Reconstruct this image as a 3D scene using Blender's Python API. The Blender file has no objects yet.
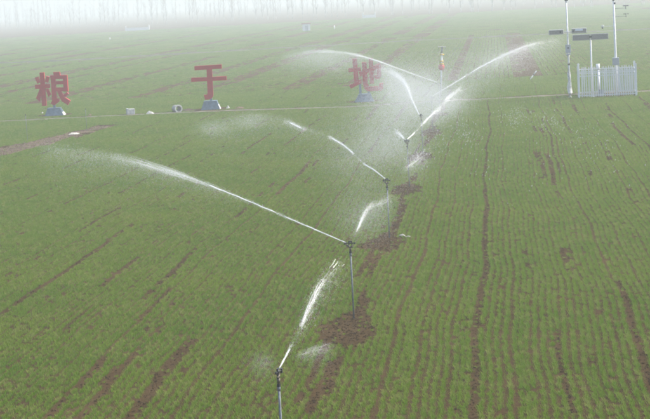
import bpy, bmesh, math, random
import numpy as np
from mathutils import Vector, Matrix

random.seed(7)
rng = np.random.default_rng(7)
scene = bpy.context.scene
C = scene.collection

# ------------------------------------------------------------------ camera
CAM_H = 6.6
FPX = 1800.0                      # focal length in photo pixels (photo is 650 wide)
ROLL = math.atan(0.055)
PITCH = math.atan(214.9 / FPX)
fw = Vector((0, math.cos(PITCH), -math.sin(PITCH)))
u0 = Vector((0, math.sin(PITCH), math.cos(PITCH)))
r0 = Vector((1, 0, 0))
rt = r0 * math.cos(ROLL) - u0 * math.sin(ROLL)
up = u0 * math.cos(ROLL) + r0 * math.sin(ROLL)
cam_d = bpy.data.cameras.new('camera')
cam = bpy.data.objects.new('camera', cam_d)
C.objects.link(cam)
m = Matrix((rt, up, -fw)).transposed().to_4x4()
m.translation = (0, 0, CAM_H)
cam.matrix_world = m
cam_d.sensor_width = 36.0
cam_d.lens = FPX / 650.0 * 36.0
cam_d.clip_start = 0.1
cam_d.clip_end = 6000
scene.camera = cam

# ------------------------------------------------------------------ sky, sun, exposure
SUN_EL, SUN_AZ = math.radians(48), math.radians(72)   # azimuth clockwise from +Y
world = bpy.data.worlds.new('World')
scene.world = world
world.use_nodes = True
wn = world.node_tree
bgn = wn.nodes['Background']
sky = wn.nodes.new('ShaderNodeTexSky')
sky.sky_type = 'NISHITA'
sky.sun_disc = False
sky.sun_elevation = SUN_EL
sky.sun_rotation = SUN_AZ
sky.air_density = 1.0
sky.dust_density = 4.0
sky.ozone_density = 1.0
wn.links.new(sky.outputs[0], bgn.inputs[0])
bgn.inputs[1].default_value = 0.098
sd = bpy.data.lights.new('sun', 'SUN')
sd.energy = 1.5
sd.angle = math.radians(14)
sd.color = (1.0, 0.97, 0.93)
sun = bpy.data.objects.new('sun', sd)
C.objects.link(sun)
to_sun = Vector((math.sin(SUN_AZ) * math.cos(SUN_EL), math.cos(SUN_AZ) * math.cos(SUN_EL), math.sin(SUN_EL)))
sun.rotation_euler = to_sun.to_track_quat('Z', 'Y').to_euler()
sun.location = (60, 20, 80)
scene.view_settings.view_transform = 'Standard'
scene.view_settings.look = 'None'
scene.view_settings.gamma = 1
scene.view_settings.use_curve_mapping = False
scene.view_settings.exposure = 1.78
scene.render.engine = 'CYCLES'
scene.cycles.use_denoising = True
scene.cycles.max_bounces = 8
scene.cycles.volume_bounces = 2
scene.cycles.transparent_max_bounces = 24
scene.cycles.filter_width = 1.9

HAZE_DENSITY = 0.0018

# ------------------------------------------------------------------ helpers
def ray(px, py):
    return (fw * FPX + rt * (px - 325.0) + up * (209.5 - py))

def ground(px, py, z=0.0):
    d = ray(px, py)
    t = (z - CAM_H) / d.z
    p = Vector((0, 0, CAM_H)) + d * t
    return Vector((p.x, p.y, z))

def at_depth(px, py, Y):
    d = ray(px, py)
    return Vector((0, 0, CAM_H)) + d * (Y / d.y)

vdir = ray(494, -15); ROW = Vector((vdir.x, vdir.y, 0)).normalized()
PERP = Vector((ROW.y, -ROW.x, 0))
def uv_of(p): return p.dot(ROW), p.dot(PERP)

def new_mat(name, color, rough=0.8, metallic=0.0, noise=0.0, nscale=8.0, bump=0.0, col2=None, spec=0.3):
    mt = bpy.data.materials.new(name); mt.use_nodes = True
    nt = mt.node_tree; b = nt.nodes['Principled BSDF']
    b.inputs['Base Color'].default_value = (*color, 1)
    b.inputs['Roughness'].default_value = rough
    b.inputs['Metallic'].default_value = metallic
    b.inputs['Specular IOR Level'].default_value = spec
    if noise > 0 or col2:
        tc = nt.nodes.new('ShaderNodeTexCoord')
        n = nt.nodes.new('ShaderNodeTexNoise'); n.inputs['Scale'].default_value = nscale
        n.inputs['Detail'].default_value = 6
        nt.links.new(tc.outputs['Object'], n.inputs['Vector'])
        r = nt.nodes.new('ShaderNodeValToRGB')
        c2 = col2 or tuple(max(0, c * (1 - noise)) for c in color)
        r.color_ramp.elements[0].position = 0.35; r.color_ramp.elements[1].position = 0.65
        r.color_ramp.elements[0].color = (*c2, 1); r.color_ramp.elements[1].color = (*color, 1)
        nt.links.new(n.outputs['Fac'], r.inputs['Fac'])
        nt.links.new(r.outputs['Color'], b.inputs['Base Color'])
        if bump > 0:
            bp = nt.nodes.new('ShaderNodeBump'); bp.inputs['Strength'].default_value = bump
            bp.inputs['Distance'].default_value = 0.02
            nt.links.new(n.outputs['Fac'], bp.inputs['Height'])
            nt.links.new(bp.outputs['Normal'], b.inputs['Normal'])
    return mt

class MB:
    """collects shapes into one mesh"""
    def __init__(s): s.v = []; s.f = []
    def add(s, vs, fs):
        o = len(s.v); s.v += [tuple(v) for v in vs]; s.f += [tuple(i + o for i in f) for f in fs]; return s
    def box(s, x0, x1, y0, y1, z0, z1, b=0.0):
        if b <= 0:
            vs = [(x0,y0,z0),(x1,y0,z0),(x1,y1,z0),(x0,y1,z0),(x0,y0,z1),(x1,y0,z1),(x1,y1,z1),(x0,y1,z1)]
            return s.add(vs, [(0,3,2,1),(4,5,6,7),(0,1,5,4),(1,2,6,5),(2,3,7,6),(3,0,4,7)])
        bm = bmesh.new()
        bmesh.ops.create_cube(bm, size=1)
        for v in bm.verts:
            v.co = Vector(((x0+x1)/2 + v.co.x*(x1-x0), (y0+y1)/2 + v.co.y*(y1-y0), (z0+z1)/2 + v.co.z*(z1-z0)))
        bmesh.ops.bevel(bm, geom=bm.edges[:], offset=b, segments=1, affect='EDGES')
        bm.verts.index_update()
        s.add([v.co.copy() for v in bm.verts], [[v.index for v in f.verts] for f in bm.faces]); bm.free()
        return s
    def tube(s, pts, rad, n=8, cap=True):
        pts = [Vector(p) for p in pts]
        rad = rad if isinstance(rad, (list, tuple)) else [rad] * len(pts)
        vs = []; fs = []
        for i, p in enumerate(pts):
            t = (pts[min(i+1, len(pts)-1)] - pts[max(i-1, 0)]).normalized()
            a = t.cross(Vector((0,0,1)))
            if a.length < 1e-3: a = t.cross(Vector((1,0,0)))
            a.normalize(); b = t.cross(a)
            for k in range(n):
                q = 2*math.pi*k/n
                vs.append(p + (a*math.cos(q) + b*math.sin(q)) * rad[i])
        for i in range(len(pts)-1):
            for k in range(n):
                k2 = (k+1) % n
                fs.append((i*n+k, i*n+k2, (i+1)*n+k2, (i+1)*n+k))
        if cap:
            fs.append(tuple(range(n))); fs.append(tuple((len(pts)-1)*n + k for k in reversed(range(n))))
        return s.add(vs, fs)
    def prism(s, poly, y0, y1):
        """polygon in x,z extruded along y"""
        n = len(poly)
        vs = [(x, y0, z) for x, z in poly] + [(x, y1, z) for x, z in poly]
        fs = [tuple(range(n)), tuple(range(2*n-1, n-1, -1))]
        for i in range(n):
            j = (i+1) % n; fs.append((i, i+n, j+n, j))
        return s.add(vs, fs)
    def sphere(s, c, r, n=10, sz=(1,1,1)):
        bm = bmesh.new(); bmesh.ops.create_icosphere(bm, subdivisions=2, radius=1)
        bm.verts.index_update()
        s.add([(c[0]+v.co.x*r*sz[0], c[1]+v.co.y*r*sz[1], c[2]+v.co.z*r*sz[2]) for v in bm.verts],
              [[v.index for v in f.verts] for f in bm.faces]); bm.free(); return s
    def mesh(s, name, mat, smooth=False):
        me = bpy.data.meshes.new(name); me.from_pydata(s.v, [], s.f); me.update()
        bm = bmesh.new(); bm.from_mesh(me); bmesh.ops.recalc_face_normals(bm, faces=bm.faces[:]); bm.to_mesh(me); bm.free()
        if mat: me.materials.append(mat)
        if smooth:
            for p in me.polygons: p.use_smooth = True
        return me
    def build(s, name, mat, parent=None, smooth=False):
        o = bpy.data.objects.new(name, s.mesh(name, mat, smooth)); C.objects.link(o)
        if parent: o.parent = parent
        return o

def tag(o, label=None, cat=None, group=None, kind=None):
    if label: o['label'] = label
    if cat: o['category'] = cat
    if group: o['group'] = group
    if kind: o['kind'] = kind
    return o

def thing(name, label, cat, loc=(0,0,0), rz=0.0, group=None):
    o = bpy.data.objects.new(name, None); C.objects.link(o)
    o.location = loc; o.rotation_euler = (0,0,rz); o.empty_display_size = 0.2
    return tag(o, label, cat, group)

def child(name, me, parent):
    o = bpy.data.objects.new(name, me); C.objects.link(o); o.parent = parent; return o

# ------------------------------------------------------------------ materials
M = {}
M['steel'] = new_mat('galvanised_pipe', (0.17, 0.19, 0.20), 0.6, 0.15, noise=0.35, nscale=30)
M['dark'] = new_mat('dark_metal', (0.035, 0.035, 0.038), 0.5, 0.3)
M['brass'] = new_mat('weathered_brass', (0.14, 0.12, 0.09), 0.45, 0.6, noise=0.4, nscale=60)
M['red'] = new_mat('red_painted_sheet', (0.42, 0.004, 0.010), 0.65, noise=0.22, nscale=3.5)
M['post_blue'] = new_mat('blue_grey_steel', (0.13, 0.19, 0.25), 0.6, noise=0.25, nscale=8)
M['plinth'] = new_mat('blue_grey_painted_concrete', (0.10, 0.15, 0.20), 0.85, noise=0.35, nscale=6, bump=0.3)
M['plinth_edge'] = new_mat('pale_concrete', (0.5, 0.5, 0.47), 0.9, noise=0.3, nscale=7, bump=0.3)  # on the plinths' right flank this paler tone stands in for sunlight
M['white'] = new_mat('white_paint', (0.72, 0.73, 0.73), 0.5, noise=0.18, nscale=9)
M['white_pvc'] = new_mat('white_plastic_picket', (0.70, 0.72, 0.73), 0.45, noise=0.12, nscale=5)
M['wrap'] = new_mat('white_plastic_wrap', (0.74, 0.73, 0.70), 0.5, noise=0.5, nscale=7, bump=0.6)
M['grey_box'] = new_mat('light_grey_cabinet', (0.36, 0.39, 0.42), 0.5, noise=0.15, nscale=7)
M['panel'] = new_mat('brown_grey_panel', (0.22, 0.21, 0.19), 0.5, noise=0.25, nscale=14)
M['housing'] = new_mat('aluminium_housing', (0.42, 0.42, 0.40), 0.45, 0.2, noise=0.2, nscale=9)
M['glass_white'] = new_mat('pale_glass', (0.62, 0.68, 0.74), 0.2)
M['yellow'] = new_mat('yellow_plastic', (0.62, 0.42, 0.03), 0.5, noise=0.2, nscale=20)
M['red_plastic'] = new_mat('red_plastic', (0.52, 0.025, 0.02), 0.45, noise=0.2, nscale=20)
M['concrete'] = new_mat('rough_concrete', (0.40, 0.38, 0.34), 0.95, noise=0.4, nscale=12, bump=0.5)
M['sack'] = new_mat('white_woven_plastic', (0.45, 0.44, 0.41), 0.8, noise=0.35, nscale=14, bump=0.5)
M['bark'] = new_mat('grey_brown_bark', (0.26, 0.245, 0.225), 0.95, noise=0.4, nscale=6)
M['twig'] = new_mat('pale_grey_twigs', (0.40, 0.37, 0.34), 0.95, noise=0.3, nscale=3)
M['whitewash'] = new_mat('limewashed_bark', (0.42, 0.41, 0.38), 0.95, noise=0.3, nscale=6)

def soil_material():
    mt = bpy.data.materials.new('field_soil'); mt.use_nodes = True
    nt = mt.node_tree; L = nt.links; b = nt.nodes['Principled BSDF']
    b.inputs['Roughness'].default_value = 1.0; b.inputs['Specular IOR Level'].default_value = 0.0
    g = nt.nodes.new('ShaderNodeNewGeometry')
    def noise(scale, det=6, rough=0.6):
        n = nt.nodes.new('ShaderNodeTexNoise'); n.inputs['Scale'].default_value = scale
        n.inputs['Detail'].default_value = det; n.inputs['Roughness'].default_value = rough
        L.new(g.outputs['Position'], n.inputs['Vector']); return n
    n1 = noise(9.0, 8, 0.7); n2 = noise(0.35, 4); n3 = noise(32.0, 4)
    r = nt.nodes.new('ShaderNodeValToRGB')
    e = r.color_ramp.elements
    e[0].position = 0.3; e[0].color = (0.030, 0.0195, 0.0085, 1)
    e[1].position = 0.72; e[1].color = (0.092, 0.060, 0.027, 1)
    L.new(n1.outputs['Fac'], r.inputs['Fac'])
    mx = nt.nodes.new('ShaderNodeMix'); mx.data_type = 'RGBA'
    mr = nt.nodes.new('ShaderNodeMapRange')
    mr.inputs['From Min'].default_value = 0.42; mr.inputs['From Max'].default_value = 0.62
    mr.inputs['To Max'].default_value = 0.45
    L.new(n2.outputs['Fac'], mr.inputs['Value']); L.new(mr.outputs['Result'], mx.inputs['Factor'])
    L.new(r.outputs['Color'], mx.inputs['A']); mx.inputs['B'].default_value = (0.104, 0.069, 0.034, 1)
    L.new(mx.outputs['Result'], b.inputs['Base Color'])
    ad = nt.nodes.new('ShaderNodeMath'); ad.operation = 'ADD'
    L.new(n1.outputs['Fac'], ad.inputs[0]); L.new(n3.outputs['Fac'], ad.inputs[1])
    bp = nt.nodes.new('ShaderNodeBump'); bp.inputs['Strength'].default_value = 0.9; bp.inputs['Distance'].default_value = 0.05
    L.new(ad.outputs[0], bp.inputs['Height']); L.new(bp.outputs['Normal'], b.inputs['Normal'])
    return mt
M['soil'] = soil_material()
M['path'] = new_mat('trodden_pale_dirt', (0.16, 0.14, 0.11), 0.95, nscale=0.8, bump=0.5, col2=(0.075, 0.085, 0.04), spec=0.1)
M['track'] = new_mat('loose_brown_dirt', (0.125, 0.085, 0.055), 0.95, nscale=0.9, bump=0.6, col2=(0.06, 0.042, 0.026), spec=0.1)

def wheat_material(name, ca, cb, cy):
    mt = bpy.data.materials.new(name); mt.use_nodes = True
    nt = mt.node_tree; L = nt.links; b = nt.nodes['Principled BSDF']
    b.inputs['Roughness'].default_value = 0.7; b.inputs['Specular IOR Level'].default_value = 0.1
    oi = nt.nodes.new('ShaderNodeObjectInfo'); g = nt.nodes.new('ShaderNodeNewGeometry')
    n = nt.nodes.new('ShaderNodeTexNoise'); n.inputs['Scale'].default_value = 0.22; n.inputs['Detail'].default_value = 5
    L.new(g.outputs['Position'], n.inputs['Vector'])
    mx = nt.nodes.new('ShaderNodeMix'); mx.data_type = 'RGBA'
    mr = nt.nodes.new('ShaderNodeMapRange'); mr.inputs['From Min'].default_value = 0.35; mr.inputs['From Max'].default_value = 0.65
    L.new(n.outputs['Fac'], mr.inputs['Value']); L.new(mr.outputs['Result'], mx.inputs['Factor'])
    mx.inputs['A'].default_value = (*ca, 1); mx.inputs['B'].default_value = (*cb, 1)
    m2 = nt.nodes.new('ShaderNodeMix'); m2.data_type = 'RGBA'
    p = nt.nodes.new('ShaderNodeMath'); p.operation = 'POWER'; p.inputs[1].default_value = 3.0
    L.new(oi.outputs['Random'], p.inputs[0]); L.new(p.outputs[0], m2.inputs['Factor'])
    L.new(mx.outputs['Result'], m2.inputs['A']); m2.inputs['B'].default_value = (*cy, 1)
    L.new(m2.outputs['Result'], b.inputs['Base Color'])
    tr = nt.nodes.new('ShaderNodeBsdfTranslucent'); L.new(m2.outputs['Result'], tr.inputs['Color'])
    ms = nt.nodes.new('ShaderNodeMixShader'); ms.inputs[0].default_value = 0.38
    L.new(b.outputs[0], ms.inputs[1]); L.new(tr.outputs[0], ms.inputs[2])
    L.new(ms.outputs[0], nt.nodes['Material Output'].inputs[0])
    return mt
M['wheat'] = wheat_material('wheat_leaf', (0.097, 0.184, 0.007), (0.133, 0.208, 0.012), (0.19, 0.23, 0.045))

def water_material(name, opacity):
    mt = bpy.data.materials.new(name); mt.use_nodes = True
    nt = mt.node_tree; L = nt.links
    for n in list(nt.nodes):
        if n.type == 'BSDF_PRINCIPLED': nt.nodes.remove(n)
    d = nt.nodes.new('ShaderNodeBsdfDiffuse'); d.inputs[0].default_value = (0.93, 0.95, 0.95, 1)
    t = nt.nodes.new('ShaderNodeBsdfTranslucent'); t.inputs[0].default_value = (0.93, 0.95, 0.95, 1)
    g = nt.nodes.new('ShaderNodeBsdfGlossy'); g.inputs['Roughness'].default_value = 0.15
    x = nt.nodes.new('ShaderNodeBsdfTransparent')
    a = nt.nodes.new('ShaderNodeMixShader'); a.inputs[0].default_value = 0.5
    L.new(d.outputs[0], a.inputs[1]); L.new(t.outputs[0], a.inputs[2])
    b = nt.nodes.new('ShaderNodeMixShader'); b.inputs[0].default_value = 0.15
    L.new(a.outputs[0], b.inputs[1]); L.new(g.outputs[0], b.inputs[2])
    c = nt.nodes.new('ShaderNodeMixShader'); c.inputs[0].default_value = opacity
    L.new(x.outputs[0], c.inputs[1]); L.new(b.outputs[0], c.inputs[2])
    L.new(c.outputs[0], nt.nodes['Material Output'].inputs[0])
    return mt
M['water'] = water_material('white_water', 0.92)
M['drop'] = water_material('water_droplets', 0.55)
M['spray'] = water_material('thin_water_strands', 0.42)
M['mist'] = water_material('fine_water_mist', 0.42)

# ------------------------------------------------------------------ instancing of uncountable stuff
def gn_group(name, variants):
    ng = bpy.data.node_groups.new(name, 'GeometryNodeTree')
    ng.interface.new_socket('Geometry', in_out='INPUT', socket_type='NodeSocketGeometry')
    ng.interface.new_socket('Geometry', in_out='OUTPUT', socket_type='NodeSocketGeometry')
    N = ng.nodes; L = ng.links
    gi = N.new('NodeGroupInput'); go = N.new('NodeGroupOutput')
    jn = N.new('GeometryNodeJoinGeometry')
    for v in variants:
        oi = N.new('GeometryNodeObjectInfo'); oi.inputs['Object'].default_value = v; oi.inputs['As Instance'].default_value = True
        L.new(oi.outputs['Geometry'], jn.inputs[0])
    def attr(nm, ty):
        a = N.new('GeometryNodeInputNamedAttribute'); a.data_type = ty; a.inputs['Name'].default_value = nm
        return [s for s in a.outputs if s.enabled and s.name == 'Attribute'][0]
    ip = N.new('GeometryNodeInstanceOnPoints'); ip.inputs['Pick Instance'].default_value = True
    e2r = N.new('FunctionNodeEulerToRotation')
    L.new(gi.outputs[0], ip.inputs['Points']); L.new(jn.outputs[0], ip.inputs['Instance'])
    L.new(attr('idx', 'INT'), ip.inputs['Instance Index'])
    L.new(attr('rot', 'FLOAT_VECTOR'), e2r.inputs[0]); L.new(e2r.outputs[0], ip.inputs['Rotation'])
    L.new(attr('scl', 'FLOAT_VECTOR'), ip.inputs['Scale'])
    L.new(ip.outputs[0], go.inputs[0])
    return ng

def scatter(name, pts, rot, scl, idx, group, parent=None):
    n = len(pts)
    me = bpy.data.meshes.new(name)
    me.vertices.add(n)
    me.vertices.foreach_set('co', np.asarray(pts, dtype=np.float32).ravel())
    for nm, ty, arr, key in (('rot', 'FLOAT_VECTOR', rot, 'vector'), ('scl', 'FLOAT_VECTOR', scl, 'vector'), ('idx', 'INT', idx, 'value')):
        a = me.attributes.new(nm, ty, 'POINT')
        a.data.foreach_set(key, np.asarray(arr, dtype=np.int32 if ty == 'INT' else np.float32).ravel())
    me.update()
    o = bpy.data.objects.new(name, me); C.objects.link(o)
    if parent: o.parent = parent
    md = o.modifiers.new('scatter', 'NODES'); md.node_group = group
    tag(o, kind='stuff')
    return o

def variant(name, mb, mat):
    return bpy.data.objects.new(name, mb.mesh(name, mat))      # source mesh only, never linked on its own

def blade(mb, x, y, h, w, az, lean, bend):
    d = Vector((math.cos(az), math.sin(az), 0)); s = Vector((-d.y, d.x, 0)) * (w/2)
    p0 = Vector((x, y, -0.01)); p1 = p0 + d*(h*0.55*math.sin(lean)) + Vector((0,0,h*0.55*math.cos(lean)))
    l2 = lean + bend
    p2 = p1 + d*(h*0.5*math.sin(l2)) + Vector((0,0,h*0.5*math.cos(l2)))
    mb.add([p0-s, p0+s, p1+s*0.9, p1-s*0.9, p2], [(0,1,2,3), (3,2,4)])

def row_segment(k, length, nblade, jit, hmin, hmax, w):
    mb = MB(); R = random.Random(100+k)
    for i in range(nblade):
        blade(mb, R.gauss(0, jit), R.uniform(-length/2, length/2), R.uniform(hmin, hmax), w*R.uniform(0.7, 1.2),
              R.uniform(0, 6.283), R.uniform(0.05, 0.75), R.uniform(0.1, 0.9))
    return mb
def row_patch(k, length, rows, sp, per_row, hmin, hmax, w):
    mb = MB(); R = random.Random(300+k)
    for r in range(rows):
        x0 = (r - (rows-1)/2)*sp
        for i in range(per_row):
            blade(mb, x0 + R.gauss(0, sp*0.17), R.uniform(-length/2, length/2), R.uniform(hmin, hmax), w*R.uniform(0.7, 1.2),
                  R.uniform(0, 6.283), R.uniform(0.05, 0.7), R.uniform(0.1, 0.9))
    return mb
G_NEAR = gn_group('wheat_rows_near', [variant('wheat_row_piece', row_segment(k, 0.24, 66, 0.0245, 0.045, 0.098, 0.0072), M['wheat']) for k in range(6)])
G_FAR = gn_group('wheat_rows_far', [variant('wheat_patch', row_patch(k, 1.1, 2, 0.15, 90, 0.05, 0.10, 0.016), M['wheat']) for k in range(4)])
G_VFAR = gn_group('wheat_rows_very_far', [variant('wheat_wide_patch', row_patch(k, 2.6, 7, 0.3, 110, 0.07, 0.13, 0.035), M['wheat']) for k in range(3)])

def octa(l):
    mb = MB(); mb.add([(0,0,l),(0,0,-l),(1,0,0),(-1,0,0),(0,1,0),(0,-1,0)],
                      [(0,2,4),(0,4,3),(0,3,5),(0,5,2),(1,4,2),(1,3,4),(1,5,3),(1,2,5)]); return mb
G_DROP = gn_group('droplets', [variant('water_droplet', octa(1.6), M['drop']), variant('water_streak', octa(3.5), M['drop'])])
G_MIST = gn_group('mist_droplets', [variant('mist_droplet', octa(1.3), M['mist']), variant('mist_streak', octa(3.0), M['mist'])])
def clod(k):
    R = random.Random(k); bm = bmesh.new(); bmesh.ops.create_icosphere(bm, subdivisions=1, radius=1)
    bm.verts.index_update()
    mb = MB(); mb.add([v.co * R.uniform(0.6, 1.15) for v in bm.verts], [[v.index for v in f.verts] for f in bm.faces]); bm.free()
    return mb
G_CLOD = gn_group('soil_clods', [variant('soil_clod', clod(k), M['soil']) for k in range(4)])

# ------------------------------------------------------------------ ground, paths
X0, X1, Y0, Y1 = -900, 900, -40, 1500
mb = MB()
# one sheet, finer near the camera
xs = [-900, -300, -100, -40, 0, 40, 100, 300, 900]; ys = [-40, 0, 20, 60, 120, 250, 500, 900, 1500]
vs = [(x, y, 0) for y in ys for x in xs]; nx = len(xs)
mb.add(vs, [(j*nx+i, j*nx+i+1, (j+1)*nx+i+1, (j+1)*nx+i) for j in range(len(ys)-1) for i in range(nx-1)])
tag(mb.build('ground', M['soil']), 'brown soil of the wheat field', 'ground', kind='structure')

PATH_PX = [(-160, 130.0), (-60, 124.5), (0, 121.5), (60, 118.5), (110, 116.0), (170, 113.2), (230, 110.6), (300, 108.6), (350, 107), (400, 103.8), (450, 100.8), (505, 98.0), (560, 95.2), (610, 92.6), (650, 91), (720, 87.6), (800, 84)]
PATH = [ground(*p) for p in PATH_PX]
def ribbon(name, pts, w, mat, label, cat, z=0.004, wob=0.25, sub=10):
    R = random.Random(3); P = []
    for a, b in zip(pts[:-1], pts[1:]):
        for k in range(sub): P.append(a.lerp(b, k/sub))
    P.append(pts[-1]); vs = []; fs = []
    for i, p in enumerate(P):
        t = (P[min(i+1, len(P)-1)] - P[max(i-1, 0)]).normalized(); s = Vector((-t.y, t.x, 0))
        ww = w if not callable(w) else w(i/(len(P)-1))
        a = p + s*(ww/2 + R.uniform(-wob, wob)); b = p - s*(ww/2 + R.uniform(-wob, wob))
        vs += [(a.x, a.y, z), (b.x, b.y, z)]
        if i: fs.append((2*i-2, 2*i-1, 2*i+1, 2*i))
    o = MB().add(vs, fs).build(name, mat)
    return tag(o, label, cat, kind='structure')
ribbon('path', PATH, 0.85, M['path'], 'pale trodden dirt path along the red characters', 'path', 0.012)
TRACK = [ground(*p) for p in [(-70, 168), (-20, 157), (15, 149), (50, 140), (80, 132.5), (105, 126)]]
ribbon('dirt_track', TRACK, lambda t: 2.8 - 1.8*t, M['track'], 'brown dirt track branching off the path', 'track', 0.006, 0.5)

BALK = [ground(*p) for p in [(-60, 66), (60, 61.5), (180, 54.5), (300, 47.5), (420, 40.8), (520, 36), (620, 31), (720, 26)]]
def balk(pts):
    R = random.Random(8); P = []
    for a, b in zip(pts[:-1], pts[1:]):
        for k in range(12): P.append(a.lerp(b, k/12))
    vs = []; fs = []
    for i, p in enumerate(P):
        w = R.uniform(0.35, 0.8); h = R.uniform(0.10, 0.26)
        vs += [(p.x, p.y-w, 0.004), (p.x, p.y, h), (p.x, p.y+w, 0.004)]
        if i:
            o = 3*i; fs += [(o-3, o, o+1, o-2), (o-2, o+1, o+2, o-1)]
    return MB().add(vs, fs)
tag(balk(BALK).build('field_balk', new_mat('balk_of_old_grass', (0.085, 0.085, 0.045), 0.95, noise=0.5, nscale=1.5, bump=0.5)),
    'low dark grassy balk between the two far fields', 'field balk', kind='structure')

def poly_dist(x, y, P):
    d = np.full(x.shape, 1e9)
    for a, b in zip(P[:-1], P[1:]):
        abx, aby = b.x-a.x, b.y-a.y
        t = np.clip(((x-a.x)*abx + (y-a.y)*aby) / (abx*abx+aby*aby), 0, 1)
        d = np.minimum(d, np.hypot(x-a.x-t*abx, y-a.y-t*aby))
    return d

# ------------------------------------------------------------------ where the sprinklers and plinths stand
SPR_PX = [(284.5, 484), (354, 319), (389.5, 238), (409.5, 187), (423, 154), (433, 131), (440, 113)]
SPR = [ground(*p) for p in SPR_PX]
SIGN_PX = {'liang': (55.5, 115.2), 'yu': (211.0, 109.2), 'di': (364.5, 101.5)}
SIGN = {k: ground(*v) for k, v in SIGN_PX.items()}
FENCE_L, FENCE_R = ground(579, 98.2), ground(636.5, 95.6)
FDIR = (FENCE_R - FENCE_L).normalized(); FNRM = Vector((-FDIR.y, FDIR.x, 0)); FLEN = (FENCE_R - FENCE_L).length
FDEP = 3.0

# ------------------------------------------------------------------ wheat
def vnoise(x, seed):
    """smooth value noise, any integer seeds array"""
    i = np.floor(x).astype(np.int64); f = x - i; f = f*f*(3-2*f)
    def h(k):
        q = np.sin(k*12.9898 + seed*78.233)*43758.5453
        return q - np.floor(q)
    return h(i)*(1-f) + h(i+1)*f
def vnoise2(x, y, seed):
    j = np.floor(y); f = y-j; f = f*f*(3-2*f)
    return vnoise(x, seed + j*3.17)*(1-f) + vnoise(x, seed + (j+1)*3.17)*f

def meander(u, v):
    return 0.07*np.sin(u*0.17 + v*0.35) + 0.04*np.sin(u*0.47 + v*0.8 + 1.3) + 0.018*np.sin(u*1.1 + v*1.9)

# bare lines read off the photograph: a pixel on the line gives its offset across the rows; then u-range and width
BARE = []
for px, py, w, p_a, p_b in [((478), 400, 0.16, (477, 470), (491, 100)), (461, 400, 0.10, (460, 450), (480, 190)),
                            (572, 412, 0.13, (580, 450), (562, 330)), (646, 367, 0.20, (660, 410), (609, 282)),
                            (152, 390, 0.26, (110, 440), (188, 340)), (525, 400, 0.09, (527, 440), (517, 300)),
                            (157, 305, 0.2, (140, 322), (172, 290)), (80, 318, 0.16, (60, 333), (90, 305)),
                            (553, 150, 0.22, (570, 175), (545, 118)), (640, 140, 0.26, (655, 150), (612, 103)),
                            (428, 270, 0.12, (420, 300), (436, 240)), (405, 380, 0.12, (385, 440), (412, 330))]:
    g = ground(px, py); u, v = uv_of(g)
    ua = uv_of(ground(*p_a))[0]; ub = uv_of(ground(*p_b))[0]
    BARE.append((v - float(meander(np.array(u), np.array(v))), w*0.42, min(ua, ub), max(ua, ub)))
SPR_V = float(np.mean([uv_of(p)[1] for p in SPR]))

def keep_mask(x, y, u, v, vm):
    """vm: offset across the rows before meander"""
    k = np.ones(x.shape, bool)
    hard = poly_dist(x, y, PATH) > 0.45 + 0.6*vnoise(x*1.7, 5.0)
    tw = poly_dist(x, y, TRACK); k &= tw > 0.2 + 1.0*np.clip((TRACK[-1].y - y)/20, 0, 1) + 0.8*vnoise(x*2.1, 9.0)
    for p in SPR:
        pu, pv = uv_of(p); du = u - pu + 0.9; dv = v - pv + 0.06
        ang = vnoise(np.arctan2(dv, du)*3 + pu, 11.0)
        r = np.hypot(du/1.9, dv/(0.52 - 0.10*np.clip(du, -1.5, 1.5)))
        k &= r > 0.72 + 0.5*ang
    n = vnoise(u*0.55, 21.0)                                     # trench along the sprinkler line
    dv = v - SPR_V - 0.10*np.sin(u*0.4)
    k &= ~((np.abs(dv) < 0.11*n + 0.05) & (n > 0.25))
    for bv, w, ua, ub in BARE:
        wn_ = w*(0.35 + 1.1*vnoise(u*0.9, bv))
        k &= ~((np.abs(vm - bv) < np.maximum(wn_*0.62, 0.068 if w > 0.06 else 0)) & (u > ua) & (u < ub))
    for p in SIGN.values(): hard &= np.hypot((x-p.x)/1.1, (y-p.y)/1.5) > 1.0
    q = (x-FENCE_L.x)*FDIR.x + (y-FENCE_L.y)*FDIR.y; s = (x-FENCE_L.x)*FNRM.x + (y-FENCE_L.y)*FNRM.y
    hard &= ~((q > 0.1) & (q < FLEN-0.1) & (s > 0.1) & (s < FDEP-0.1) & (vnoise2(q*3, s*3, 2.0) > 0.35))
    return hard & (k | (rng.random(x.shape) < 0.16)), k

def in_view(x, y, margin): return np.abs(x) < 0.186*y + margin

RZ_ROW = math.atan2(ROW.y, ROW.x) - math.pi/2
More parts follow.
